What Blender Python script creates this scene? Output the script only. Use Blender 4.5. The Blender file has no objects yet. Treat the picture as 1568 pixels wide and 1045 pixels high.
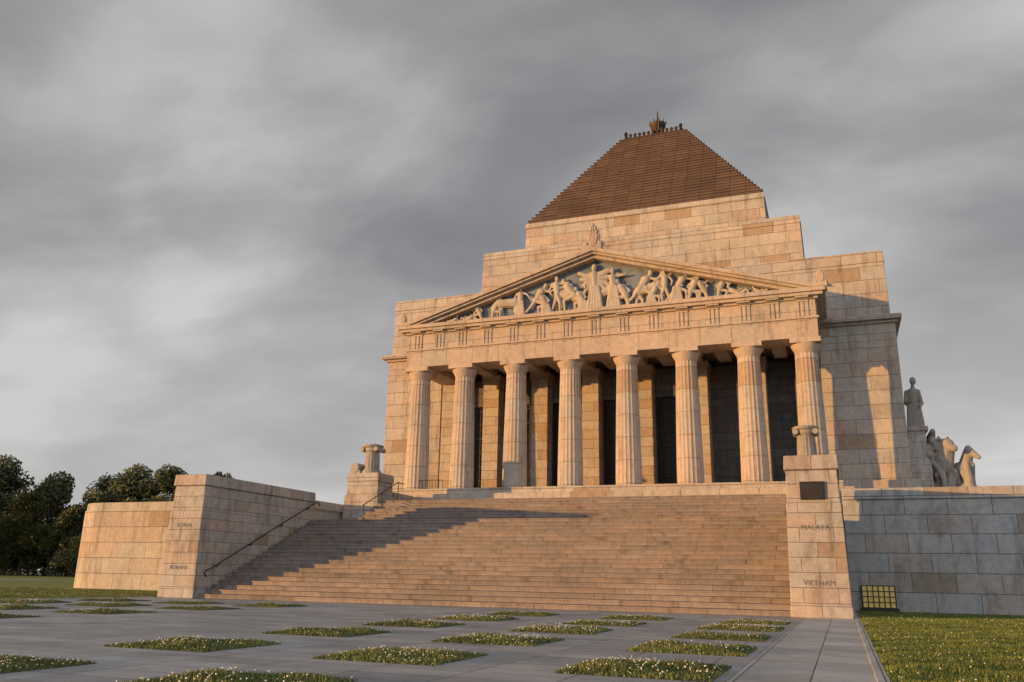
import bpy, math, random
from mathutils import Vector, Matrix
import numpy as np
random.seed(7)
R=math.radians
CAM=Vector((12.582,0,0.96)); YAW,PITCH,ROLL,F=20.991,15.758,1.073,1289.563
SCN=bpy.context.scene
# ------------------------------------------------------------------ camera
def cam_axes():
    a=R(YAW);p=R(PITCH);t=R(ROLL)
    r=Vector((math.cos(a),math.sin(a),0)); fh=Vector((-math.sin(a),math.cos(a),0)); z=Vector((0,0,1))
    f=fh*math.cos(p)+z*math.sin(p); u=-fh*math.sin(p)+z*math.cos(p)
    return r*math.cos(t)+u*math.sin(t), u*math.cos(t)-r*math.sin(t), f
cr,cu,cf=cam_axes()
cam=bpy.data.cameras.new("camera"); cam.lens=36*F/1568; cam.sensor_width=36; cam.clip_end=5000; cam.clip_start=.05
co=bpy.data.objects.new("camera",cam); SCN.collection.objects.link(co)
M=Matrix((cr,cu,-cf)).transposed().to_4x4(); M.translation=CAM; co.matrix_world=M
SCN.camera=co
# ------------------------------------------------------------------ mesh builder
class MB:
    def __init__(s): s.v=[];s.f=[];s.m=[]
    def add(s,vs,fs,m=0):
        o=len(s.v); s.v+= [tuple(p) for p in vs]; s.f+=[tuple(o+i for i in f) for f in fs]; s.m+=[m]*len(fs)
    def box(s,x0,x1,y0,y1,z0,z1,m=0,tx=0,ty=0):
        s.add([(x0,y0,z0),(x1,y0,z0),(x1,y1,z0),(x0,y1,z0),(x0+tx,y0+ty,z1),(x1-tx,y0+ty,z1),(x1-tx,y1-ty,z1),(x0+tx,y1-ty,z1)],
              [(3,2,1,0),(4,5,6,7),(0,1,5,4),(1,2,6,5),(2,3,7,6),(3,0,4,7)],m)
    def prism(s,poly,y0,y1,m=0):
        n=len(poly); s.add([(x,y0,z) for x,z in poly]+[(x,y1,z) for x,z in poly],
            [tuple(range(n)),tuple(range(2*n-1,n-1,-1))]+[(i+n,(i+1)%n+n,(i+1)%n,i)[::1] for i in range(n)],m)
    def zprism(s,poly,z0,z1,m=0,batter=0):
        n=len(poly); cx=sum(p[0] for p in poly)/n; cy=sum(p[1] for p in poly)/n
        top=[(x+(cx-x)*batter,y+(cy-y)*batter) for x,y in poly]
        s.add([(x,y,z0) for x,y in poly]+[(x,y,z1) for x,y in top],
            [tuple(range(n-1,-1,-1)),tuple(range(n,2*n))]+[(i,(i+1)%n,(i+1)%n+n,i+n) for i in range(n)],m)
    def lathe(s,cx,cy,prof,n=24,m=0,rf=None,cap=True):
        o=[];f=[]
        for r,z in prof:
            for i in range(n):
                a=2*math.pi*i/n; k=r*(rf(a,z) if rf else 1); o.append((cx+k*math.cos(a),cy+k*math.sin(a),z))
        for j in range(len(prof)-1):
            for i in range(n): f.append((j*n+i,j*n+(i+1)%n,(j+1)*n+(i+1)%n,(j+1)*n+i))
        if cap: f.append(tuple(range(n-1,-1,-1))); f.append(tuple((len(prof)-1)*n+i for i in range(n)))
        s.add(o,f,m)
    def tube(s,p,q,r1,r2=None,n=8,m=0):
        r2=r1 if r2 is None else r2; p=Vector(p);q=Vector(q);d=(q-p)
        if d.length<1e-6:return
        d.normalize(); a=d.orthogonal().normalized(); b=d.cross(a)
        vs=[p+(a*math.cos(2*math.pi*i/n)+b*math.sin(2*math.pi*i/n))*r1 for i in range(n)]+[q+(a*math.cos(2*math.pi*i/n)+b*math.sin(2*math.pi*i/n))*r2 for i in range(n)]
        s.add(vs,[(i,(i+1)%n,n+(i+1)%n,n+i) for i in range(n)]+[tuple(range(n-1,-1,-1)),tuple(range(n,2*n))],m)
    def ell(s,c,r,m=0,n=10,k=6,rot=None):
        if isinstance(r,(int,float)): r=(r,r,r)
        vs=[Vector((0,0,-r[2]))]
        for j in range(1,k):
            ph=-math.pi/2+math.pi*j/k
            for i in range(n):
                a=2*math.pi*i/n; vs.append(Vector((r[0]*math.cos(ph)*math.cos(a),r[1]*math.cos(ph)*math.sin(a),r[2]*math.sin(ph))))
        vs.append(Vector((0,0,r[2]))); L=len(vs)-1; f=[]
        for i in range(n): f.append((0,1+(i+1)%n,1+i)); f.append((L,L-n+i,L-n+(i+1)%n))
        for j in range(k-2):
            for i in range(n): f.append((1+j*n+i,1+j*n+(i+1)%n,1+(j+1)*n+(i+1)%n,1+(j+1)*n+i))
        if rot: vs=[rot@v for v in vs]
        s.add([v+Vector(c) for v in vs],f,m)
    def cap(s,p,q,r1,r2,m=0):
        s.tube(p,q,r1,r2,8,m); s.ell(p,r1*1.0,m,8,6); s.ell(q,r2*1.0,m,8,6)
    def build(s,name,mats,parent=None,smooth=False,remesh=None,bevel=None,loc=None):
        me=bpy.data.meshes.new(name); me.from_pydata(s.v,[],s.f); 
        for k in mats: me.materials.append(k)
        me.polygons.foreach_set('material_index',s.m); 
        if smooth: me.polygons.foreach_set('use_smooth',[True]*len(s.f))
        me.update()
        o=bpy.data.objects.new(name,me); SCN.collection.objects.link(o)
        if parent: o.parent=parent
        if loc: o.location=loc
        if remesh:
            md=o.modifiers.new('r','REMESH'); md.mode='VOXEL'; md.voxel_size=remesh; md.use_smooth_shade=True
            sm=o.modifiers.new('s','SMOOTH'); sm.iterations=2; sm.factor=.5
        if bevel:
            md=o.modifiers.new('b','BEVEL'); md.width=bevel; md.segments=2; md.limit_method='ANGLE'
        return o
def empty(name):
    e=bpy.data.objects.new(name,None); SCN.collection.objects.link(e); return e
# ------------------------------------------------------------------ materials
class NT:
    def __init__(s,name):
        s.mat=bpy.data.materials.new(name); s.mat.use_nodes=True; s.t=s.mat.node_tree; s.n=s.t.nodes; s.b=s.n['Principled BSDF']
    def N(s,t,**k):
        x=s.n.new(t)
        for a,b in k.items(): setattr(x,a,b)
        return x
    def L(s,a,b): s.t.links.new(a,b)
    def math(s,op,a,b=None,c=None):
        x=s.N('ShaderNodeMath',operation=op)
        for i,k in enumerate((a,b,c)):
            if k is None: continue
            if isinstance(k,(int,float)): x.inputs[i].default_value=k
            else: s.L(k,x.inputs[i])
        return x.outputs[0]
    def noise(s,vec,scale,detail=6,rough=.6,dist=0):
        x=s.N('ShaderNodeTexNoise'); x.inputs['Scale'].default_value=scale; x.inputs['Detail'].default_value=detail; x.inputs['Roughness'].default_value=rough; x.inputs['Distortion'].default_value=dist
        s.L(vec,x.inputs['Vector']); return x.outputs['Fac']
    def ramp(s,fac,stops,interp='LINEAR'):
        x=s.N('ShaderNodeValToRGB'); x.color_ramp.interpolation=interp; e=x.color_ramp.elements
        while len(e)<len(stops): e.new(.5)
        for i,(p,c) in enumerate(stops):
            e[i].position=p; e[i].color=(c,c,c,1) if isinstance(c,(int,float)) else (*c,1)
        s.L(fac,x.inputs[0]); return x.outputs[0]
    def mix(s,fac,a,b,bt='MIX'):
        x=s.N('ShaderNodeMix',data_type='RGBA',blend_type=bt)
        for i,k in ((0,fac),(6,a),(7,b)):
            if isinstance(k,(int,float)): x.inputs[i].default_value=k if i==0 else (k,k,k,1)
            elif isinstance(k,tuple): x.inputs[i].default_value=(*k,1)
            else: s.L(k,x.inputs[i])
        return x.outputs[2]
    def uv(s,ou=0,ov=0):
        tc=s.N('ShaderNodeTexCoord'); g=s.N('ShaderNodeNewGeometry'); sp=s.N('ShaderNodeSeparateXYZ'); sn=s.N('ShaderNodeSeparateXYZ')
        s.L(tc.outputs['Object'],sp.inputs[0]); s.L(g.outputs['True Normal'],sn.inputs[0])
        fx=s.math('GREATER_THAN',s.math('ABSOLUTE',sn.outputs[0]),.7); fz=s.math('GREATER_THAN',s.math('ABSOLUTE',sn.outputs[2]),.75)
        u=s.math('ADD',s.math('MULTIPLY',sp.outputs[0],s.math('SUBTRACT',1,fx)),s.math('MULTIPLY',sp.outputs[1],fx))
        v=s.math('ADD',s.math('MULTIPLY',sp.outputs[2],s.math('SUBTRACT',1,fz)),s.math('MULTIPLY',sp.outputs[1],fz))
        c=s.N('ShaderNodeCombineXYZ'); s.L(s.math('ADD',u,ou),c.inputs[0]); s.L(s.math('ADD',v,ov),c.inputs[1])
        return c.outputs[0],tc.outputs['Object'],sp
    def brick(s,vec,bw,bh,mortar=.01,off=.5,smooth=.1):
        x=s.N('ShaderNodeTexBrick'); x.offset=off
        x.inputs['Color1'].default_value=(0,0,0,1); x.inputs['Color2'].default_value=(1,1,1,1); x.inputs['Mortar'].default_value=(.5,.5,.5,1)
        x.inputs['Scale'].default_value=1; x.inputs['Mortar Size'].default_value=mortar; x.inputs['Mortar Smooth'].default_value=smooth
        x.inputs['Brick Width'].default_value=bw; x.inputs['Row Height'].default_value=bh; x.inputs['Bias'].default_value=0
        s.L(vec,x.inputs['Vector']); return x.outputs['Color'],x.outputs['Fac']
    def bump(s,h,st,dist=.02,prev=None):
        x=s.N('ShaderNodeBump'); x.inputs['Strength'].default_value=st; x.inputs['Distance'].default_value=dist; s.L(h,x.inputs['Height'])
        if prev: s.L(prev,x.inputs['Normal'])
        return x.outputs[0]
def vscale(nt,vec,sx,sy,sz):
    m=nt.N('ShaderNodeMapping'); m.inputs['Scale'].default_value=(sx,sy,sz); nt.L(vec,m.inputs[0]); return m.outputs[0]
def stone(name,tones,bw=1.6,bh=.7,mortar=.012,ou=0,ov=0,rough=.85,mort=.38,stain=.7,off=.5,rust=.45,crev_shade=False,moss=0.):
    t=NT(name); uv,ob,sp=t.uv(ou,ov)
    c,f=t.brick(uv,bw,bh,mortar,off)
    n=len(tones); col=t.ramp(c,[(i/n,tones[i]) for i in range(n)],'CONSTANT')
    big=t.noise(ob,.3,5,.6,.4); col=t.mix(.8,col,t.ramp(big,[(.3,(.80,.79,.79)),(.5,(.99,.98,.98)),(.75,(1.12,1.09,1.04))]),'MULTIPLY')
    st=t.noise(vscale(t,ob,1.4,1.4,.2),1.6,6,.65,.3); col=t.mix(stain,col,t.ramp(st,[(.30,(.50,.48,.46)),(.46,(1.0,1.0,1.0)),(.8,(1.1,1.1,1.1))]),'MULTIPLY')
    ru=t.noise(ob,.8,5,.65,.8); col=t.mix(t.ramp(ru,[(.62,0.),(.74,rust)]),col,(.27,.19,.13))
    if moss>0:
        mo=t.noise(vscale(t,ob,1,1,.55),1.1,7,.72,.6); col=t.mix(t.ramp(mo,[(.52,0.),(.66,moss)]),col,(.17,.155,.135))
    sp2=t.noise(ob,30,3,.7); col=t.mix(.6,col,t.ramp(sp2,[(.3,.72),(.62,1.18)]),'MULTIPLY')
    md=t.noise(ob,4,5,.7); col=t.mix(.7,col,t.ramp(md,[(.3,.76),(.7,1.18)]),'MULTIPLY')
    if crev_shade:
        g=t.N('ShaderNodeNewGeometry'); col=t.mix(.8,col,t.ramp(g.outputs['Pointiness'],[(.42,.3),(.5,.95),(.56,1.15)]),'MULTIPLY')  # creases painted darker, edges lighter: occlusion shade put into the colour
    col=t.mix(f,col,t.mix(1.,col,(mort,mort,mort),'MULTIPLY'))
    t.L(col,t.b.inputs['Base Color']); t.b.inputs['Roughness'].default_value=rough; t.b.inputs['Specular IOR Level'].default_value=.25
    b=t.bump(t.math('SUBTRACT',1,f),.7,.015); t.L(t.bump(t.noise(ob,14,6,.7),.4,.02,b),t.b.inputs['Normal'])
    return t.mat
base=(.485,.42,.35)
def tn(*ks): return [tuple(base[i]*k*w[i] for i in range(3)) for k,w in ks]
N_=(1,1,1); P_=(1.05,.97,.94); C_=(.96,1,1.05); B_=(1.0,.86,.73)
G=tn((1,N_),(.94,C_),(1.04,N_),(.98,P_),(1.02,C_),(.90,N_),(1.0,P_),(1.06,N_),(.96,N_),(.99,C_),(.88,P_),(1.03,N_),(.97,C_),(1.01,N_),(.80,B_),(1,N_),(.94,P_),(1.03,N_))
GC=[(c[0]*.88,c[1]*.98,c[2]*1.12) for c in G]
m_wall=stone('granite_ashlar_wall',G,2.0,.84,.013,moss=.15)
m_terr=stone('granite_terrace_wall',GC,1.55,.74,.014,ou=.4,ov=.02,moss=.45)
m_pier=stone('granite_pier',[(c[0]*.93,c[1]*.95,c[2]*1.0) for c in G],.98,.44,.009,ou=.3,ov=.02,rust=.75,stain=.8,moss=.5)
SG=[(.295,.242,.212),(.255,.215,.19),(.315,.262,.23),(.275,.23,.205),(.285,.225,.19),(.26,.22,.198),(.305,.245,.21),(.245,.208,.186)]
m_step=stone('granite_step',SG,1.9,.175,.007,mort=.3,stain=.8,moss=.3)
m_col=stone('granite_column',tn((1.0,P_),(.96,N_),(1.02,P_),(.86,B_),(.99,P_),(1.0,N_)),60,1.3,.01,ov=.3,stain=.6,rust=.9)
m_ent=stone('granite_entablature',tn((.98,P_),(.93,N_),(1.0,P_),(.95,P_)),1.75,3.1,.01,ov=.2,stain=.7)
m_carve=stone('carved_granite',tn((1.0,N_),(.98,N_)),90,90,.001,stain=.6,crev_shade=True)
m_statue=stone('weathered_statue_stone',tn((.74,C_),(.72,C_)),90,90,.001,stain=.9,crev_shade=True)
m_back=stone('portico_wall_stone',tn((.95,N_),(.9,P_),(1.0,N_),(.85,B_),(.92,N_)),1.5,.6,.012,stain=.4)
m_back_shade=stone('portico_inner_stone_shade',[(.15,.145,.14),(.13,.127,.123),(.165,.158,.15),(.14,.132,.125)],1.1,.55,.014,stain=.4,rust=.2)  # darkened stone; shade of the inner bays put into its colour
def simple(name,col,rough=.6,metal=0,nscale=6,var=.25,bump=.1,emit=None):
    t=NT(name); tc=t.N('ShaderNodeTexCoord'); n=t.noise(tc.outputs['Object'],nscale,5,.6)
    c=t.mix(1.,col,t.ramp(n,[(.3,1-var),(.7,1+var)]),'MULTIPLY'); t.L(c,t.b.inputs['Base Color'])
    t.b.inputs['Roughness'].default_value=rough; t.b.inputs['Metallic'].default_value=metal
    t.L(t.bump(n,bump,.02),t.b.inputs['Normal'])
    if emit: t.b.inputs['Emission Color'].default_value=(*emit[0],1); t.b.inputs['Emission Strength'].default_value=emit[1]
    return t.mat
m_bronze=simple('dark_bronze',(.045,.035,.028),.45,.6)
m_dark=simple('door_and_bay_shade',(.02,.018,.016),.5,.4)
m_rail=simple('handrail_metal',(.05,.05,.05),.4,.7)
m_letter=simple('engraved_letter',(.15,.14,.13),.9)
m_relief=simple('tympanum_back_shade',(.18,.21,.245),.9,0,2,.3,.2)  # blue-grey shadow behind the figures painted into the backing colour
m_glass=simple('amber_window_glass',(.5,.36,.08),.2,0,4,.4,.05,((.9,.65,.18),.15))
m_crown=simple('gilded_bronze_finial',(.07,.04,.022),.6,.3,8,.5)
t=NT('pyramid_roof_stone'); uv,ob,sp=t.uv()
c,f=t.brick(uv,1.15,.3547,.022,.0)
col=t.ramp(c,[(0,(.108,.066,.050)),(.3,(.122,.075,.056)),(.6,(.098,.061,.047)),(.85,(.135,.084,.062))],'CONSTANT')
col=t.mix(.8,col,t.ramp(t.noise(ob,.5,5,.6,.5),[(.3,.72),(.7,1.2)]),'MULTIPLY')
col=t.mix(f,col,(.03,.02,.016)); t.L(col,t.b.inputs['Base Color']); t.b.inputs['Roughness'].default_value=.75
t.L(t.bump(t.noise(ob,9,5,.6),.3,.02),t.b.inputs['Normal']); m_pyr=t.mat
def paving(name,tones,bw,bh,ou=0,ov=0):
    t=NT(name); tc=t.N('ShaderNodeTexCoord'); mp=t.N('ShaderNodeMapping'); mp.inputs['Location'].default_value=(ou,ov,0); t.L(tc.outputs['Object'],mp.inputs[0])
    c,f=t.brick(mp.outputs[0],bw,bh,.009,.0); n=len(tones)
    col=t.ramp(c,[(i/n,tones[i]) for i in range(n)],'CONSTANT')
    ob=tc.outputs['Object']
    col=t.mix(.8,col,t.ramp(t.noise(ob,.6,6,.65,.3),[(.3,.7),(.7,1.2)]),'MULTIPLY')
    col=t.mix(.6,col,t.ramp(t.noise(ob,2.7,6,.7,.6),[(.35,.78),(.65,1.12)]),'MULTIPLY')
    col=t.mix(.5,col,t.ramp(t.noise(ob,30,4,.7),[(.3,.75),(.65,1.15)]),'MULTIPLY')
    col=t.mix(f,col,(.08,.08,.078)); t.L(col,t.b.inputs['Base Color'])
    t.L(t.ramp(t.noise(ob,1.4,5,.6),[(.35,.5),(.65,.8)]),t.b.inputs['Roughness'])
    b=t.bump(t.math('SUBTRACT',1,f),.5,.01); t.L(t.bump(t.noise(ob,22,6,.7),.25,.01,b),t.b.inputs['Normal']); return t.mat
m_pave=paving('bluestone_paving',[(.335,.338,.342),(.29,.294,.30),(.375,.376,.378),(.32,.323,.327),(.41,.405,.398)],1.1,.55)
m_path=paving('pale_path_paving',[(.48,.46,.445),(.43,.415,.405),(.52,.50,.485)],.72,1.1,ou=.05)
def grassmat(name,ca,cb,cc):
    t=NT(name); tc=t.N('ShaderNodeTexCoord'); ob=tc.outputs['Object']; n=t.noise(ob,.7,6,.65); n2=t.noise(ob,25,4,.7)
    c=t.mix(n2,t.ramp(n,[(.3,ca),(.7,cb)]),cc); t.L(c,t.b.inputs['Base Color']); t.b.inputs['Roughness'].default_value=.8
    t.L(t.bump(n2,.8,.05),t.b.inputs['Normal']); return t.mat
m_lawn=grassmat('lawn_grass',(.09,.13,.02),(.17,.18,.032),(.12,.14,.026))
m_lawnw=grassmat('lawn_grass_sunlit',(.15,.18,.03),(.26,.24,.045),(.18,.19,.035))  # brighter copy of the lawn; sunlight on the west turf put into its colour
m_far=grassmat('far_ground',(.06,.07,.03),(.09,.09,.04),(.07,.08,.03))
def blade(name,ca,cb):
    t=NT(name); g=t.N('ShaderNodeNewGeometry'); tc=t.N('ShaderNodeTexCoord'); c=t.ramp(g.outputs['Random Per Island'],[(0,ca),(1,cb)])
    n=t.noise(g.outputs['Position'],.45,4,.6); c=t.mix(.9,c,t.ramp(n,[(.3,.6),(.7,1.3)]),'MULTIPLY')
    t.L(c,t.b.inputs['Base Color']); t.b.inputs['Roughness'].default_value=.6
    return t.mat
m_bl=blade('grass_blade',(.08,.13,.02),(.24,.26,.05)); m_bd=blade('bed_foliage',(.08,.11,.025),(.22,.24,.07))
m_fl=simple('white_flower',(.78,.76,.68),.7)
m_leaf=blade('tree_leaf',(.025,.038,.012),(.11,.12,.035)); m_bark=simple('tree_bark',(.10,.08,.06),.9,0,5,.4,.5)
# ------------------------------------------------------------------ ground
def sheet(name,x0,x1,y0,y1,z,mat,parent=None):
    b=MB(); b.add([(x0,y0,z),(x1,y0,z),(x1,y1,z),(x0,y1,z)],[(0,1,2,3)]); return b.build(name,[mat],parent)
sheet('ground',-1500,1500,-1500,1500,-.012,m_far)
sheet('forecourt_paving',-12.9,11.4,-20,37.3,0,m_pave)
sheet('path',11.41,12.83,-20,27.6,.004,m_path)
lawn=empty('lawn')
sheet('turf_east',12.95,60,-20,60,-.004,m_lawn,lawn); sheet('turf_west',-120,-12.95,-20,110,-.004,m_lawnw,lawn)
b=MB(); b.box(12.83,12.95,-20,37.2,-.1,.03); b.box(-12.97,-12.9,-20,27.5,-.1,.03); b.build('lawn_kerb',[m_path],None)
sheet('distant_path',-118,-60,62,66,.002,m_pave)
def tuft(name,n,sx,sy,h,w,mats,nf,seed,edge=False,hf=.0,fr=(.008,.015)):
    rnd=random.Random(seed); b=MB()
    for i in range(n):
        x=rnd.uniform(-sx,sx); y=rnd.uniform(-sy,sy)
        e=1
        if edge: e=min(1,.45+1.6*min(sx-abs(x),sy-abs(y))/sx)
        hh=h*rnd.uniform(.5,1.1)*e*(.75+.4*math.sin(x*5+seed)*math.sin(y*4.3)); a=rnd.uniform(0,6.28); ww=w*rnd.uniform(.6,1.3); lx=rnd.uniform(-.5,.5)*hh; ly=rnd.uniform(-.5,.5)*hh
        dx,dy=math.cos(a)*ww,math.sin(a)*ww
        b.add([(x-dx,y-dy,0),(x+dx,y+dy,0),(x+dx*.7+lx*.5,y+dy*.7+ly*.5,hh*.6),(x+lx,y+ly,hh)],[(0,1,2,3)],0)
    for i in range(nf):
        x=rnd.uniform(-sx,sx)*.96; y=rnd.uniform(-sy,sy)*.96
        e=1 if not edge else min(1,.45+1.6*min(sx-abs(x),sy-abs(y))/sx)
        z=h*e*rnd.uniform(.6,1.0)+hf; r=rnd.uniform(*fr)
        b.ell((x,y,z),(r,r,r*.8),1,5,3)
    me=bpy.data.meshes.new(name); me.from_pydata(b.v,[],b.f); [me.materials.append(k) for k in mats]; me.polygons.foreach_set('material_index',b.m); me.update(); return me
beds=[tuft('flower_bed',5600,.82,.82,.09,.010,[m_bd,m_fl],n_,s,True,fr=(.006,.012)) for s,n_ in ((1,90),(2,150),(3,120),(4,50))]
m_soil=simple('bed_soil',(.05,.045,.03),.95)
soil=MB()
for ro in range(6):
    for k in (-10.55,-7.4,-4.2,4.2,7.4,10.45):
        y=6.65+3.3*ro
        o=bpy.data.objects.new('flower_bed',random.choice(beds)); o.location=(k,y,.004); o.rotation_euler=(0,0,random.choice((0,1,2,3))*math.pi/2); SCN.collection.objects.link(o)
        sx=random.uniform(.97,1.03); o.scale=(sx,sx,random.uniform(.75,1.2))
        soil.box(k-.8,k+.8,y-.8,y+.8,-.05,.006)
soil.build('flower_bed_soil',[m_soil])
patch=[tuft('grass_patch',6200,1.02,1.02,.06,.007,[m_bl,m_fl],n_,s+10,fr=(.006,.011)) for s,n_ in enumerate((10,25,16))]
for i in range(6):
    for j in range(14):
        o=bpy.data.objects.new('grass_patch',random.choice(patch)); o.location=(13.97+2*i,8+2*j,0); o.rotation_euler=(0,0,random.choice((0,1,2,3))*math.pi/2); o.parent=lawn; SCN.collection.objects.link(o)
        o.scale=(1,1,random.uniform(.8,1.5))
for i in range(8):
    for j in range(8):
        o=bpy.data.objects.new('grass_patch',random.choice(patch)); o.location=(-14-2*i,20+2*j,0); o.rotation_euler=(0,0,random.choice((0,1,2,3))*math.pi/2); o.parent=lawn; SCN.collection.objects.link(o)
        o.scale=(1,1,random.uniform(.8,1.5))
# ------------------------------------------------------------------ shrine
shrine=empty('shrine_memorial_building')
CY=69.2
b=MB()
for sg in (-1,1):
    x0,x1=sorted((sg*12.35,sg*16.62)); b.box(x0,x1,51.55,87,4,14.7)
b.box(-12.35,12.35,54.2,87,4,14.7)
b.box(-16.62,16.62,51.55,87,14.7,15.7)
b.box(-16.75,16.75,51.38,87.1,15.7,15.86); b.box(-16.97,16.97,51.1,87.3,15.86,16.13)
b.box(-16.42,16.42,51.6,86.9,16.13,19.55,0,.05,.05)
b.box(-16.42,16.42,51.6,86.9,19.55,20.29,0,.06,.06)
b.box(-11.92,11.92,56.8,81.6,20.29,24.9,0,.14,.1); b.box(-11.84,11.84,56.85,81.5,24.9,25.49,0,.1,.06)
b.box(-9.46,9.46,59.9,78.5,25.49,28.5,0,.1,.1); b.box(-9.44,9.44,59.92,78.5,28.5,28.97,0,.05,.05)
b.box(-17.0,-12.4,51.2,87,4,6.6); b.box(12.4,17.0,51.2,87,4,6.6)
b.build('main_block',[m_wall],shrine,bevel=.03)
b=MB(); N=28
for i in range(N):
    w=9.3-(9.3-2.79)*i/N; z=28.97+(38.9-28.97)*i/N; h=9.93/N
    b.box(-w+.06,w-.06,CY-w+.31,CY+w-.31,z,z+h-.07); b.box(-w,w,CY-w+.25,CY+w-.25,z+h-.07,z+h)
b.build('pyramid_roof',[m_pyr],shrine)
b=MB()
zt=38.9; w=2.79-.25
def spike(x,y,z,h,r):
    b.lathe(x,y,[(r*.9,z),(r*.6,z+h*.3),(r,z+h*.6),(r*.7,z+h*.85),(.01,z+h)],6)
b.box(-w,w,CY-w,CY+w,zt-.02,zt+.2)
n=13
for i in range(n):
    q=2*w-.2; k=-w+.1+q*i/(n-1); h=.7 if i in(0,n-1) else .45
    spike(k,CY-w+.1,zt+.18,h,.17); spike(w-.1,CY-w+.1+q*i/(n-1),zt+.18,h,.17); spike(-w+.1,CY-w+.1+q*i/(n-1),zt+.18,h,.17)
b.lathe(0,CY,[(.65,zt),(.6,zt+.6),(.3,zt+.8),(.25,zt+1.5),(.42,zt+1.8),(.68,zt+2.2),(.74,zt+2.5),(.62,zt+2.55),(.3,zt+2.6),(.2,zt+2.9),(.08,zt+3.0),(.05,zt+3.8),(.01,zt+3.9)],16)
for i in range(10):
    a=i*math.pi/5; b.tube((.4*math.cos(a),CY+.4*math.sin(a),zt+1.7),(.8*math.cos(a),CY+.8*math.sin(a),zt+2.72),.12,.05,6)
for a in (.6,2.2,3.9,5.4): b.tube((.9*math.cos(a),CY+.9*math.sin(a),zt),(.5*math.cos(a),CY+.5*math.sin(a),zt+1.9),.16,.1,6); b.ell((.95*math.cos(a),CY+.95*math.sin(a),zt+.6),.3)
b.build('roof_finial',[m_crown],shrine)
# columns
cxs=[-11.71,-8.64,-5.184,-1.728,1.728,5.184,8.64,11.71]; CYY=47.17; Z0=6.0; ZT=13.8
def flute(a,z): 
    k=abs(math.sin(a*10)); return 1-.05*(k**.8)
b=MB()
for x in cxs:
    b.lathe(x,CYY,[((.75-.15*(i/10)**1.35),Z0+(ZT-.75-Z0)*i/10) for i in range(11)],120,0,flute,False)
    b.lathe(x,CYY,[(.60,ZT-.76),(.63,ZT-.70),(.60,ZT-.68),(.64,ZT-.62),(.72,ZT-.48),(.79,ZT-.34),(.80,ZT-.30),(.78,ZT-.27)],32)
    b.box(x-.8,x+.8,CYY-.8,CYY+.8,ZT-.27,ZT)
b.build('columns',[m_col],shrine,smooth=False)
# entablature
b=MB()
EX,EY=12.42,46.45
def ring(z0,z1,o,inner=1.45):
    b.box(-EX-o,EX+o,EY-o,EY+inner,z0,z1); b.box(-EX-o,-EX+inner,EY+inner,51.6,z0,z1); b.box(EX-inner,EX+o,EY+inner,51.6,z0,z1)
ring(13.8,14.85,0); ring(14.85,14.97,.1); ring(14.97,15.95,-.03); ring(15.95,16.08,.12)
b.box(-EX-.38,EX+.38,EY-.38,51.5,16.08,16.25); b.box(-EX-.52,EX+.52,EY-.52,51.48,16.25,16.48)
tx=[]
for i in range(7):
    tx.append(cxs[i]); tx.append((cxs[i]+cxs[i+1])/2)
tx.append(cxs[7])
for x in tx:
    for d in (-.24,0,.24): b.box(x+d-.07,x+d+.07,EY-.02,EY+.1,14.99,15.84)
    b.box(x-.33,x+.33,EY-.03,EY+.1,15.84,15.94)
    b.box(x-.33,x+.33,EY-.05,EY-.0,14.76,14.83)
    b.box(x-.36,x+.36,EY-.34,EY-.1,15.99,16.07)
for k in range(5):
    y=EY+.6+k*1.05
    for d in (-.24,0,.24): b.box(EX-.1,EX+.02,y+d-.07,y+d+.07,14.99,15.84)
b.build('entablature',[m_ent],shrine,bevel=.015)
b=MB(); b.box(-EX+.2,EX-.2,EY+.8,54.3,14.75,14.95)
for x in tx[1:-1]: b.box(x-.38,x+.38,EY+1.46,51.6,14.05,14.74)
b.box(-10.9,10.9,49.3,49.8,14.2,14.73)
b.build('portico_ceiling',[m_back],shrine)
# pediment
AP=20.32; WP=12.94; zb=16.48
sl=(AP-zb)/WP
b=MB()
for sg in (-1,1):
    def P(x,z): return (sg*x,z)
    for (o0,o1,y0,y1) in ((0,.22,EY-.55,52),(.22,.36,EY-.4,52),(.36,.55,EY-.15,52)):
        poly=[P(0,AP-o0),P(0,AP-o1),P(max(0,(AP-o1-zb)/sl),zb),P(WP-o0/sl if o0 else WP,zb)]
        if sg==-1: poly=poly[::-1]
        b.prism(poly,y0,y1)
b.build('pediment_cornice',[m_ent],shrine)
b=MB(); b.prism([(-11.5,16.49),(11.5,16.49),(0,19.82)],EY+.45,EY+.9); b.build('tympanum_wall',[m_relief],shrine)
b=MB()
n=26
for i in range(1,n):
    for sg in(-1,1):
        x=sg*WP*i/n; z=AP-sl*abs(x); 
        if i%2==0: b.box(x-.05,x+.05,EY-.5,EY+1,z-.02,z+.05)
def palmette(cx,z,h,y):
    b.box(cx-.3*h,cx+.3*h,y-.25,y+.25,z-.3,z+.12*h)
    for s2 in (-1,1):
        b.ell((cx+s2*.26*h,y,z+.2*h),(.12*h,.12*h,.11*h))
        b.tube((cx+s2*.25*h,y,z+.05*h),(cx+s2*.66*h,y,z-.12*h),.12*h,.03*h)
    prof=[(0,.1),(.14,.12),(.2,.3),(.24,.45),(.22,.6),(.16,.78),(.08,.93),(0,1.02)]
    poly=[(cx+px*h,z+pz*h) for px,pz in prof]+[(cx-px*h,z+pz*h) for px,pz in prof[::-1][1:-1]]
    b.prism(poly,y-.1,y+.1)
    for k in range(-3,4):
        a=k*.26; L=h*(.95-.06*abs(k)**1.4)
        b.tube((cx+math.sin(a)*.1*h,y-.1,z+.15*h),(cx+math.sin(a)*L*.36,y-.1,z+.12*h+math.cos(a)*L*.82),.03*h,.05*h,6)
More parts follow.
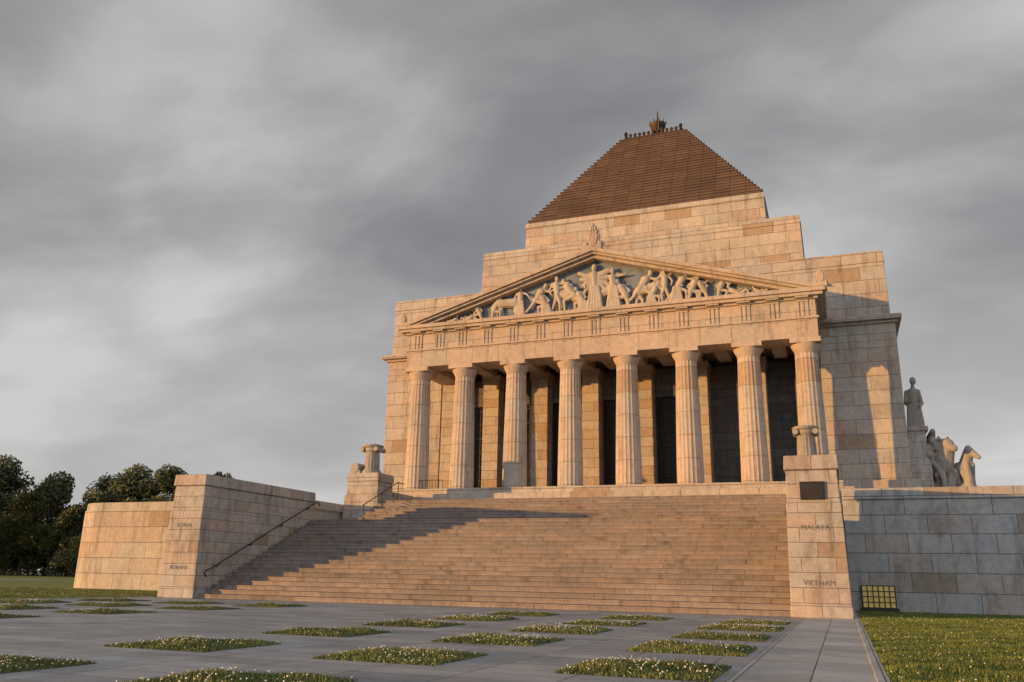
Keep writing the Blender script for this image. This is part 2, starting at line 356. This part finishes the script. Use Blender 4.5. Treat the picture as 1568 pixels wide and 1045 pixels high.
palmette(0,AP,1.75,EY-.1); palmette(12.75,zb+.15,1.0,EY-.1); palmette(-12.75,zb+.15,.75,EY-.1)
b.build('acroteria',[m_ent],shrine)
# tympanum relief figures
b=MB()
def fig(x,z,h,pose='stand',d=1,y=EY+.22,seed=0,robe=False,wings=False):
    r=random.Random(seed+int(x*10)); u=h/1.8
    def V(a,c,e=0): return (x+d*a*u,y-e*u,z+c*u)
    def C(p,q,r1,r2): b.cap(V(*p),V(*q),r1*u,r2*u)
    if pose=='stand':
        l=r.uniform(-.1,.2); hip=(0,.92);ch=(l*.7,1.38); hd=(l+.03,1.68)
        k1=(.16+l*.4,.5,.05); f1=(.12,.05,0); k2=(-.14,.48); f2=(-.28,.04)
        sh1=(l*.7+.2,1.42);sh2=(l*.7-.2,1.42)
        e1=(l+.42,1.2+r.uniform(-.1,.35),.05);w1=(l+.62,1.35+r.uniform(-.4,.35),.08); e2=(-.38,1.15);w2=(-.3+r.uniform(-.2,.3),.9,.1)
    elif pose=='kneel':
        hip=(0,.5);ch=(.22,.92);hd=(.38,1.2);k1=(.42,.45,.05);f1=(.4,.05);k2=(-.1,.08);f2=(-.5,.08)
        sh1=(.36,.98);sh2=(.1,1.0);e1=(.6,.8,.05);w1=(.82,.95,.05);e2=(-.15,.75);w2=(.05,.5,.1)
    elif pose=='lunge':
        hip=(0,.75);ch=(.3,1.15);hd=(.48,1.42);k1=(.45,.55,.05);f1=(.42,.05);k2=(-.3,.4);f2=(-.65,.05)
        sh1=(.45,1.18);sh2=(.15,1.22);e1=(.75,1.1,.05);w1=(1.0,1.25,.05);e2=(0,.95);w2=(.3,.8,.1)
    elif pose=='recline':
        hip=(0,.18);ch=(.4,.42);hd=(.58,.68);k1=(-.4,.4,.05);f1=(-.62,.06);k2=(-.45,.12);f2=(-.9,.08)
        sh1=(.5,.48);sh2=(.32,.5);e1=(.72,.25,.05);w1=(.9,.08,.05);e2=(.1,.4);w2=(-.15,.45,.1)
    C(hip,ch,.15,.17); C(ch,sh1,.1,.085); C(ch,sh2,.1,.085); C(ch,hd,.07,.06); b.ell(V(*hd),(.11*u,.12*u,.14*u),0,8,6)
    for a,k,f_ in ((hip,k1,f1),(hip,k2,f2)): C(a,k,.115,.075); C(k,f_,.075,.045); C(f_,(f_[0]+.12,f_[1]-.01),.045,.035)
    for a,k,f_ in ((sh1,e1,w1),(sh2,e2,w2)): C(a,k,.07,.055); C(k,f_,.055,.04)
    if robe:
        for q in range(5): C((hip[0]-.12+.06*q,hip[1],.05),(-.25+.12*q,.1,.08),.09,.08)
    if wings:
        for s3 in(-1,1):
            for q in range(4): C((s3*.15,1.3-.08*q),(s3*(.6-.07*q),1.5-.25*q),.12,.08)
def horse(x,z,h,d=1,y=EY+.3,rear=0):
    u=h
    def V(a,c,e=0):
        ca,sa=math.cos(rear),math.sin(rear); a2=a*ca-c*sa; c2=a*sa+c*ca
        return (x+d*a2*u,y-e*u,z+c2*u)
    C=lambda p,q,r1,r2: b.cap(V(*p),V(*q),r1*u,r2*u)
    C((-.35,.62),(.3,.64),.19,.18); C((.32,.7),(.55,1.02),.14,.09); C((.55,1.04),(.78,.9),.09,.05); C((.5,1.1),(.48,1.2),.03,.015)
    C((.3,.5),(.42,.3),.09,.05); C((.42,.3),(.36,.03),.045,.04); C((.25,.5),(.2,.25),.08,.05); C((.2,.25),(.22,.03),.045,.04)
    C((-.4,.5),(-.3,.3),.11,.06); C((-.3,.3),(-.42,.03),.05,.04); C((-.42,.6),(-.52,.3),.1,.06); C((-.52,.3),(-.58,.03),.045,.04); C((-.52,.68),(-.68,.35),.06,.03)
zf=16.52
fig(0,zf,2.95,'stand',1,seed=1,robe=True,wings=True)
for (x,h,p,d,ro) in [(-1.3,2.6,'lunge',-1,0),(1.15,2.6,'stand',1,1),(1.9,2.5,'kneel',-1,0),(2.7,2.55,'lunge',1,0),(-2.4,2.45,'stand',1,0),(-3.1,2.2,'kneel',-1,1),(-3.8,2.4,'lunge',1,0),
     (4.2,2.15,'stand',-1,0),(4.9,2.2,'lunge',1,1),(5.7,2.2,'kneel',1,0),(-4.8,2.0,'stand',1,1),(-6.6,2.0,'kneel',1,0),(6.5,2.0,'kneel',-1,0),(7.3,1.8,'kneel',1,0),(-7.5,1.7,'kneel',-1,0),(-8.4,1.6,'recline',1,0),
     (8.4,1.8,'recline',-1,0),(-9.5,1.3,'recline',1,0),(9.6,1.3,'recline',-1,0),(-.75,2.2,'kneel',-1,1),(3.4,2.0,'kneel',1,1)]:
    fig(x,zf,h,p,d,seed=3,robe=bool(ro))
horse(-5.7,zf,1.65,-1); horse(3.5,zf,1.8,1,EY+.4,.2); horse(-1.9,zf,1.85,-1,EY+.42,.25); horse(.9,zf,1.9,1,EY+.42,.3)
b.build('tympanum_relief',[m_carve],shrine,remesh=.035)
# portico back wall pilasters, door
b=MB()
for x in cxs:
    b.box(x-.56,x+.56,51.55,54.19,6.0,13.75); b.box(x-.66,x+.66,51.45,54.18,13.75,14.2)
b.build('portico_pilasters',[m_back],shrine,bevel=.02)
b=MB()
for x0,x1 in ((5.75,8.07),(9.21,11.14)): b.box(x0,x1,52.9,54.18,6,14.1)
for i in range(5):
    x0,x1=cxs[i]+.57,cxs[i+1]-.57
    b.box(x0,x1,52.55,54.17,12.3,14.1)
b.build('portico_inner_wall',[m_back_shade],shrine)
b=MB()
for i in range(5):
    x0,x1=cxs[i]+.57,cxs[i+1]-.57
    b.box(x0,x1,52.75,54.1,6,12.29,0)  # near-black fill paints the shade between pilasters; only the last bay has a door
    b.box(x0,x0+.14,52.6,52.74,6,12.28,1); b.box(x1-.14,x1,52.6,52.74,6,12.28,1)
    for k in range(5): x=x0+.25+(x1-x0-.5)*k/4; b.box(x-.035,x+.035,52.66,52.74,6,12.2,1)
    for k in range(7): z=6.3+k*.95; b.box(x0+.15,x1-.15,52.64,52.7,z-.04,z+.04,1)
b.build('doors_and_shade_panels',[m_dark,m_bronze],shrine)
# stylobate & stairs
st=empty('stone_staircase')
W=11.05
b=MB()
def flight(xw,y0,z0,n,ri,tr,yend):
    for i in range(n):
        y=y0+tr*i; zt=z0+ri*(i+1); ye=y0+tr*(i+1)+.12 if i<n-1 else yend
        b.box(-xw,xw,y,ye,zt-ri-.12,zt-.045); b.box(-xw,xw,y-.035,ye,zt-.045,zt)
flight(W-.003,27.85,0,20,.175,.3825,35.9)
flight(10.5,38.2,3.5,8,.175,.36,44.8)
b.box(-12.78,12.78,35.7,45,2.5,3.49)
b.build('steps',[m_step],st)
b=MB()
for k,(w,y) in enumerate(((14.0,44.3),(13.5,44.8),(13.0,45.4))):
    b.box(-w,w,y,54.2,4.9+.3667*k-.2,4.9+.3667*(k+1)); 
b.build('stylobate',[m_wall],st,bevel=.02)
def wing(sg,name):
    e=empty(name); b=MB(); x0,x1=sorted((sg*W,sg*(W+1.754)))
    b.box(x0-.0,x1+.0,27.545,35.6,0,.34,0,.0,.0)
    b.box(x0+.02,x1-.02,27.565,35.58,.34,3.36,0,.06,.06)
    b.box(x0+.1,x1-.1,27.66,35.5,3.36,4.36,0,.03,.03)
    b.box(x0+.07,x1-.07,27.62,35.52,4.36,4.82,0,.03,.02)
    b.build('wall',[m_pier],e,bevel=.03)
    cx=(x0+x1)/2
    if sg>0:
        b=MB(); b.box(cx-.36,cx+.36,27.6,27.7,3.45,4.0); b.box(cx-.31,cx+.31,27.585,27.61,3.5,3.95,0); b.build('bronze_plaque',[m_bronze],e)
    words=(('MALAYA',2.55),('VIETNAM',.93)) if sg>0 else (('KOREA',2.72),('BORNEO',1.08))
    for wd,z in words:
        c=bpy.data.curves.new(wd,'FONT'); c.body=wd; c.size=.215; c.align_x='CENTER'; c.extrude=.006; o=bpy.data.objects.new('inscription',c)
        SCN.collection.objects.link(o); o.location=(cx,27.562+.06*(z-.34)/3,z); o.rotation_euler=(R(90),0,0); o.parent=e; c.materials.append(m_letter)
wing(-1,'stair_wing_wall'); wing(1,'stair_wing_wall')
# pedestals with small columns
for sg in(-1,1):
    e=empty('carved_pedestal'); b=MB(); x0,x1=sorted((sg*10.5,sg*12.6)); D_=.7
    b.box(x0,x1,40.4,42.3,3.4,5.2,0,.02,.02); b.box(x0+.08,x1-.08,40.5,42.2,5.2,5.95,0,.03,.03); b.box(x0+.05,x1-.05,40.45,42.25,5.95,6.4,0,.03,.03)
    b.box(sg*11.2-.65,sg*11.2+.65,42.3,44.6,3.4,5.5)
    b.build('pedestal_block',[m_pier],e,bevel=.02)
    b=MB(); cxx=sg*11.5; cyy=41.3
    b.lathe(cxx,cyy,[(.56,5.7+D_),(.56,5.82+D_),(.5,5.88+D_),(.48,5.95+D_)],24,0)
    b.lathe(cxx,cyy,[(.45,5.94+D_),(.40,6.95+D_)],60,0,lambda a,z:1-.07*abs(math.sin(a*8)),False)
    b.lathe(cxx,cyy,[(.42,6.95+D_),(.45,7.0+D_),(.47,7.06+D_),(.47,7.15+D_)],24)
    for s2 in(-1,1):
        b.tube((cxx+s2*.44,cyy-.48,7.06+D_),(cxx+s2*.44,cyy+.48,7.06+D_),.13,.13,14)
    b.lathe(cxx,cyy,[(.52,7.16+D_),(.6,7.24+D_),(.6,7.3+D_),(.5,7.34+D_),(.2,7.36+D_)],24)
    if sg<0:
        xx=sg*12.25
        b.tube((xx,40.75,6.05+D_),(xx,41.6,6.05+D_),.26,.26,16); b.tube((xx+.1,40.7,6.1+D_),(xx+.1,40.76,6.1+D_),.14,.14,12); b.box(xx-.3,xx+.3,40.8,41.6,5.69+D_,5.9+D_)
    b.build('small_column',[m_statue],e)
# terrace walls
for sg in(-1,1):
    e=empty('terrace_wall'); b=MB()
    if sg>0:
        b.box(12.82,27.4,37.3,38.2,-.05,4.3,0,.0,.06); b.box(12.82,27.4,37.28,38.3,4.3,4.75,0,0,.03)
        b.box(12.9,27.35,38.3,92,-.05,4.5)
    else:
        Rr=3.0; XE=-29.6; cxx_,cyy_=XE+Rr,37.3+Rr
        def outl(o,n=14):
            arc=[(cxx_-(Rr-o)*math.sin(a),cyy_-(Rr-o)*math.cos(a)) for a in [math.pi/2*i/n for i in range(n+1)]]
            return arc[::-1]+[(-12.83,37.3+o),(-12.83,92),(XE+o,92)]
        b.zprism(outl(0),-.05,4.3,0,.004); b.zprism(outl(.09),4.3,4.72,0,.003)
    b.build('wall',[m_terr if sg>0 else m_wall],e,bevel=.03 if sg>0 else None)
    if sg>0:
        b=MB(); xa,xb=13.25,14.45
        b.box(xa,xb,37.28,37.34,.12,.95,0)
        b.build('window_glass',[m_glass],e); b=MB()
        for k in range(7): x=xa+(xb-xa)*k/6; b.box(x-.02,x+.02,37.2,37.27,.1,.97)
        for k in range(5): z=.12+.83*k/4; b.box(xa,xb,37.21,37.26,z-.018,z+.018)
        b.box(xa-.1,xb+.1,37.22,37.34,.0,.11); b.build('window_grille',[m_bronze],e)
def rail(name,x,pts,posts):
    b=MB()
    for p,q in zip(pts[:-1],pts[1:]): b.tube((x,*p),(x,*q),.028,.028,8); b.ell((x,*q),.03,0,8,5)
    for (y,z0,z1) in posts: b.tube((x,y,z0),(x,y,z1),.022)
    b.build(name,[m_rail],None,smooth=True)
sl_=.175/.3825
x=-10.85
b=MB(); pts=[(27.95,.82),(27.8,.95),(27.9,1.05),(28.2,1.15),(34.9,1.15+6.7*sl_),(35.3,4.35),(35.45,4.2)]
for p,q in zip(pts[:-1],pts[1:]): b.tube((x,*p),(x,*q),.03,.03,8); b.ell((x,*q),.032,0,8,5)
for k in range(4):
    y=28.6+2*k; z=1.15+(y-28.2)*sl_; b.tube((x,y,z-.02),(x,y,z-.1),.02); b.tube((x,y,z-.1),(-11.06,y,z-.12),.02)
b.build('stair_handrail',[m_rail],None,smooth=True)
rail('stair_handrail',-10.2,[(38.4,4.45),(42.0,6.0),(42.8,6.0)],[(38.5,3.6,4.47),(40.3,4.4,5.26),(42.1,4.9,6.0)])
b=MB(); 
for k in range(8): b.tube((-11+.22*k,46.2,6),(-11+.22*k,46.2,6.6),.015)
b.tube((-11,46.2,6.6),(-9.46,46.2,6.6),.02); b.build('railing',[m_rail])
# statue group on the right corner buttress
if True:
    sg=1
    e=empty('statue_group'); b=MB()
    def bx(x0,x1,*a,**k):
        q=sorted((sg*x0,sg*x1)); b.box(q[0],q[1],*a,**k)
    bx(16.63,17.7,51.9,55.5,4.2,7.6); bx(16.63,17.6,52.1,55,7.6,9.4); bx(16.63,17.75,52.0,55.2,9.4,9.65); bx(17.0,20.6,51.4,56.2,4.2,6.0)
    b.build('pedestal',[m_pier],e,bevel=.03)
    b=MB()
    X=17.2; Y=53.0
    def C(p,q,r1,r2): b.cap((sg*p[0],p[1],p[2]),(sg*q[0],q[1],q[2]),r1,r2)
    sc=1.22
    def CZ(p,q,r1,r2):
        f=lambda p:(X+(p[0]-X)*sc,p[1],9.65+(p[2]-10.15)*sc); C(f(p),f(q),r1*sc,r2*sc)
    CZ((X,Y,10.3),(X,Y,11.2),.30,.24); CZ((X,Y,11.15),(X+.05,Y,11.9),.22,.25); CZ((X-.22,Y,11.93),(X+.27,Y,11.93),.12,.12); CZ((X+.05,Y,12.1),(X+.07,Y-.05,12.3),.09,.08); CZ((X+.09,Y-.05,12.42),(X+.09,Y-.05,12.52),.15,.14)
    CZ((X+.28,Y,11.9),(X+.38,Y-.1,11.35),.1,.085); CZ((X+.38,Y-.1,11.35),(X+.26,Y-.4,11.15),.085,.06); CZ((X-.25,Y,11.9),(X-.33,Y-.2,11.35),.1,.085); CZ((X-.33,Y-.2,11.35),(X-.1,Y-.4,11.45),.085,.06)
    for k in range(6): CZ((X-.25+.1*k,Y-.2,11.3),(X-.32+.13*k,Y-.28,10.15),.06,.085)
    rr=random.Random(5)
    for k in range(30):
        zz=rr.uniform(6.3,9.2); xx=rr.uniform(17.6,18.25); xx=min(xx,18.5-(zz-6.3)*.2)
        C((xx,rr.uniform(52.2,54),zz),(xx+rr.uniform(-.2,.25),rr.uniform(52,53.6),zz+rr.uniform(-.5,.4)),rr.uniform(.14,.26),rr.uniform(.1,.2))
    def beast(ox,oy,oz,u,turn,kind):
        ca,sa=math.cos(turn),math.sin(turn)
        def C2(p,q,r1,r2):
            f=lambda p:(sg*(ox+(p[0]*ca-p[1]*sa)*u),oy+(p[0]*sa+p[1]*ca)*u,oz+p[2]*u)
            b.cap(f(p),f(q),r1*u,r2*u)
        C2((-.9,0,.75),(.3,0,.95),.34,.38)
        if kind=='lion':
            C2((.35,0,1.0),(.55,0,1.5),.38,.34); C2((.5,0,1.6),(.66,0,1.72),.34,.28); C2((.75,0,1.68),(1.0,0,1.55),.2,.15)
            C2((.5,.2,1.98),(.5,.22,2.04),.08,.06); C2((.5,-.2,1.98),(.5,-.22,2.04),.08,.06)
            for k in range(9):
                a=k*.7; C2((.45,.3*math.cos(a),1.5+.3*math.sin(a)),(.3,.42*math.cos(a),1.45+.42*math.sin(a)),.09,.05)
        else:
            C2((.35,0,1.05),(.68,0,1.7),.3,.2); C2((.66,0,1.78),(1.1,0,1.42),.19,.11); C2((.66,.08,1.95),(.64,.1,2.08),.05,.02); C2((.66,-.08,1.95),(.64,-.1,2.08),.05,.02)
            for k in range(6): C2((.2+.07*k,0,1.25+.12*k),(.08+.08*k,.05,1.3+.13*k),.1,.05)
        for s2 in(-.22,.22):
            C2((.4,s2,.8),(.55,s2,.38),.17,.1); C2((.55,s2,.38),(.52,s2,.06),.1,.09); C2((.55,s2,.05),(.68,s2,.05),.1,.08)
            C2((-.85,s2,.7),(-.6,s2,.4),.22,.12); C2((-.6,s2,.4),(-.85,s2,.1),.11,.08); C2((-.85,s2,.06),(-.68,s2,.05),.09,.08)
    beast(18.05,52.9,6.1,1.42,-.95,'lion'); beast(19.1,53.1,6.1,1.22,-.75,'horse')
    for k in range(18):
        xx=rr.uniform(17.9,19.8); C((xx,rr.uniform(52.2,53.6),6.1),(xx+rr.uniform(-.3,.3),rr.uniform(52.2,53.4),rr.uniform(6.5,7.6)),rr.uniform(.2,.34),rr.uniform(.14,.26))
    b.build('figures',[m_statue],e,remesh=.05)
# ------------------------------------------------------------------ trees
def treemesh(name,H,seed,spread=.46,base=.12,n=15000,ls=.40):
    r=random.Random(seed); b=MB()
    trunk=[(0,0,0),(r.uniform(-.3,.3),r.uniform(-.3,.3),H*.2),(r.uniform(-.5,.5),r.uniform(-.5,.5),H*.42)]
    for i in range(2): b.tube(trunk[i],trunk[i+1],H*.028*(1-.3*i),H*.028*(.7-.25*i),8,1)
    cl=[]
    for i in range(36):
        a=r.uniform(0,6.28); zz=r.uniform(base,.93); wmax=spread*H*math.sin(min(1,max(.15,(zz-base+.12)/(1-base)*.9+.12))*math.pi)**.6
        rad=wmax*r.uniform(.35,1); c=Vector((rad*math.cos(a),rad*math.sin(a),zz*H)); R0=H*r.uniform(.07,.13); cl.append((c,R0))
        st_=Vector(trunk[1]).lerp(Vector(trunk[2]),r.uniform(.2,1)); mid=st_.lerp(c,.5)+Vector((0,0,-H*.02)); b.tube(st_,mid,H*.010,H*.007,5,1); b.tube(mid,c,H*.007,H*.003,5,1)
    for i in range(n):
        c,R0=r.choice(cl); d=Vector((r.gauss(0,1),r.gauss(0,1),r.gauss(0,.75))); d=d.normalized()*R0*(r.random()**.45)*1.15
        p=c+d; a=Vector((r.gauss(0,1),r.gauss(0,1),r.gauss(0,1))).normalized()*ls*r.uniform(.4,1); q=a.orthogonal().normalized()*ls*.5*r.uniform(.5,1)
        b.add([p-a,p-q,p+a,p+q],[(0,1,2,3)],0)
    me=bpy.data.meshes.new(name); me.from_pydata(b.v,[],b.f); me.materials.append(m_leaf); me.materials.append(m_bark); me.polygons.foreach_set('material_index',b.m); me.update(); return me
tm=[treemesh('tree',16,s) for s in(11,12,13)]
for (x,y,s,k) in [(-138,112,1.35,0),(-126,104,1.1,1),(-120,116,1.15,2),(-112,104,.85,0),(-110,118,1.15,1),(-102,116,1.2,2),(-95,116,1.2,0),(-92,126,1.2,1),(-86,114,.95,2),(-150,128,1.5,2),(-104,106,.72,1),(-134,96,.6,2),(-118,94,.6,0),(-96,104,.6,1),(-90,104,.55,2),(-128,90,.5,1),(-140,100,.8,0)]:
    o=bpy.data.objects.new('tree',tm[k]); o.location=(x,y,-.3); o.scale=(s*1.1,s*1.1,s); o.rotation_euler=(0,0,x*1.7); SCN.collection.objects.link(o)
b=MB(); b.lathe(0,0,[(.12,0),(.12,.05),(.08,.08),(.075,1.25),(.14,1.3)],12,0); b.lathe(0,0,[(.15,1.3),(.18,1.6)],12,1); b.lathe(0,0,[(.24,1.6),(.16,1.7),(.02,1.76)],12,0)
m_lamp=simple('lamp_glass',(.9,.85,.7),.3,0,4,.1,.05,((1,.85,.6),4)); o=b.build('bollard_lamp',[m_rail,m_lamp]); o.location=(-65.5,72.7,0)
# ------------------------------------------------------------------ light
TH=50; EL=3
sd=Vector((math.sin(R(TH))*math.cos(R(EL)),math.cos(R(TH))*math.cos(R(EL)),-math.sin(R(EL))))
sun=bpy.data.lights.new('sun','SUN'); sun.energy=5.0; sun.angle=R(.6); sun.color=(1,.53,.16)
so=bpy.data.objects.new('sun',sun); SCN.collection.objects.link(so); so.rotation_euler=sd.to_track_quat('-Z','Y').to_euler()
w=bpy.data.worlds.new('World'); SCN.world=w; w.use_nodes=True; T=w.node_tree
class WT(NT):
    def __init__(s): s.t=T; s.n=T.nodes
t=WT(); bg=T.nodes['Background']; bg.inputs[1].default_value=.1
sky=t.N('ShaderNodeTexSky',sky_type='NISHITA'); sky.sun_disc=False; sky.sun_elevation=R(EL); sky.sun_rotation=math.atan2(-sd.x,-sd.y)
tc=t.N('ShaderNodeTexCoord'); sp=t.N('ShaderNodeSeparateXYZ'); t.L(tc.outputs['Generated'],sp.inputs[0])
zz=t.math('MAXIMUM',sp.outputs[2],0.0); den=t.math('ADD',zz,.25)
c=t.N('ShaderNodeCombineXYZ'); t.L(t.math('DIVIDE',sp.outputs[0],den),c.inputs[0]); t.L(t.math('DIVIDE',sp.outputs[1],den),c.inputs[1])
mp=t.N('ShaderNodeMapping'); mp.inputs['Rotation'].default_value=(0,0,R(-35)); mp.inputs['Scale'].default_value=(.8,1.15,1); mp.inputs['Location'].default_value=(3.1,1.7,0); t.L(c.outputs[0],mp.inputs[0])
n1=t.noise(mp.outputs[0],1.15,5,.45,.2); n2=t.noise(mp.outputs[0],3.4,6,.5,.3)
nn=t.math('ADD',t.math('MULTIPLY',n1,.75),t.math('MULTIPLY',n2,.25))
cl=t.ramp(nn,[(.36,(.20,.20,.215)),(.45,(.275,.275,.29)),(.53,(.39,.39,.40)),(.63,(.62,.615,.61))])
hz=t.ramp(zz,[(0.0,1.),(.12,.75),(.36,.0)])
hc=t.ramp(t.math('ADD',sp.outputs[0],.5),[(.1,(.62,.61,.60)),(.45,(.70,.69,.675)),(.75,(.86,.84,.82))])
cl=t.mix(t.math('MULTIPLY',hz,.72),cl,hc)
top=t.ramp(zz,[(.45,1.),(.75,.72)]); cl=t.mix(1.,cl,top,'MULTIPLY')
dt=t.math('ADD',t.math('MULTIPLY',sp.outputs[0],-.1),t.math('MULTIPLY',sp.outputs[1],-.99))
glv=t.N('ShaderNodeMapRange'); glv.inputs['From Min'].default_value=-.1; glv.inputs['From Max'].default_value=.8; glv.inputs['To Min'].default_value=10; glv.inputs['To Max'].default_value=20; t.L(dt,glv.inputs[0])
tint=t.ramp(dt,[(.0,(1,1,1)),(.4,(.94,.99,1.07))]); cl=t.mix(1.,cl,tint,'MULTIPLY')
vs=t.N('ShaderNodeVectorMath',operation='SCALE'); t.L(cl,vs.inputs[0]); t.L(glv.outputs[0],vs.inputs['Scale'])
t.L(t.mix(.97,sky.outputs[0],vs.outputs[0]),bg.inputs[0])
SCN.view_settings.view_transform='Standard'; SCN.view_settings.look='None'; SCN.view_settings.exposure=0
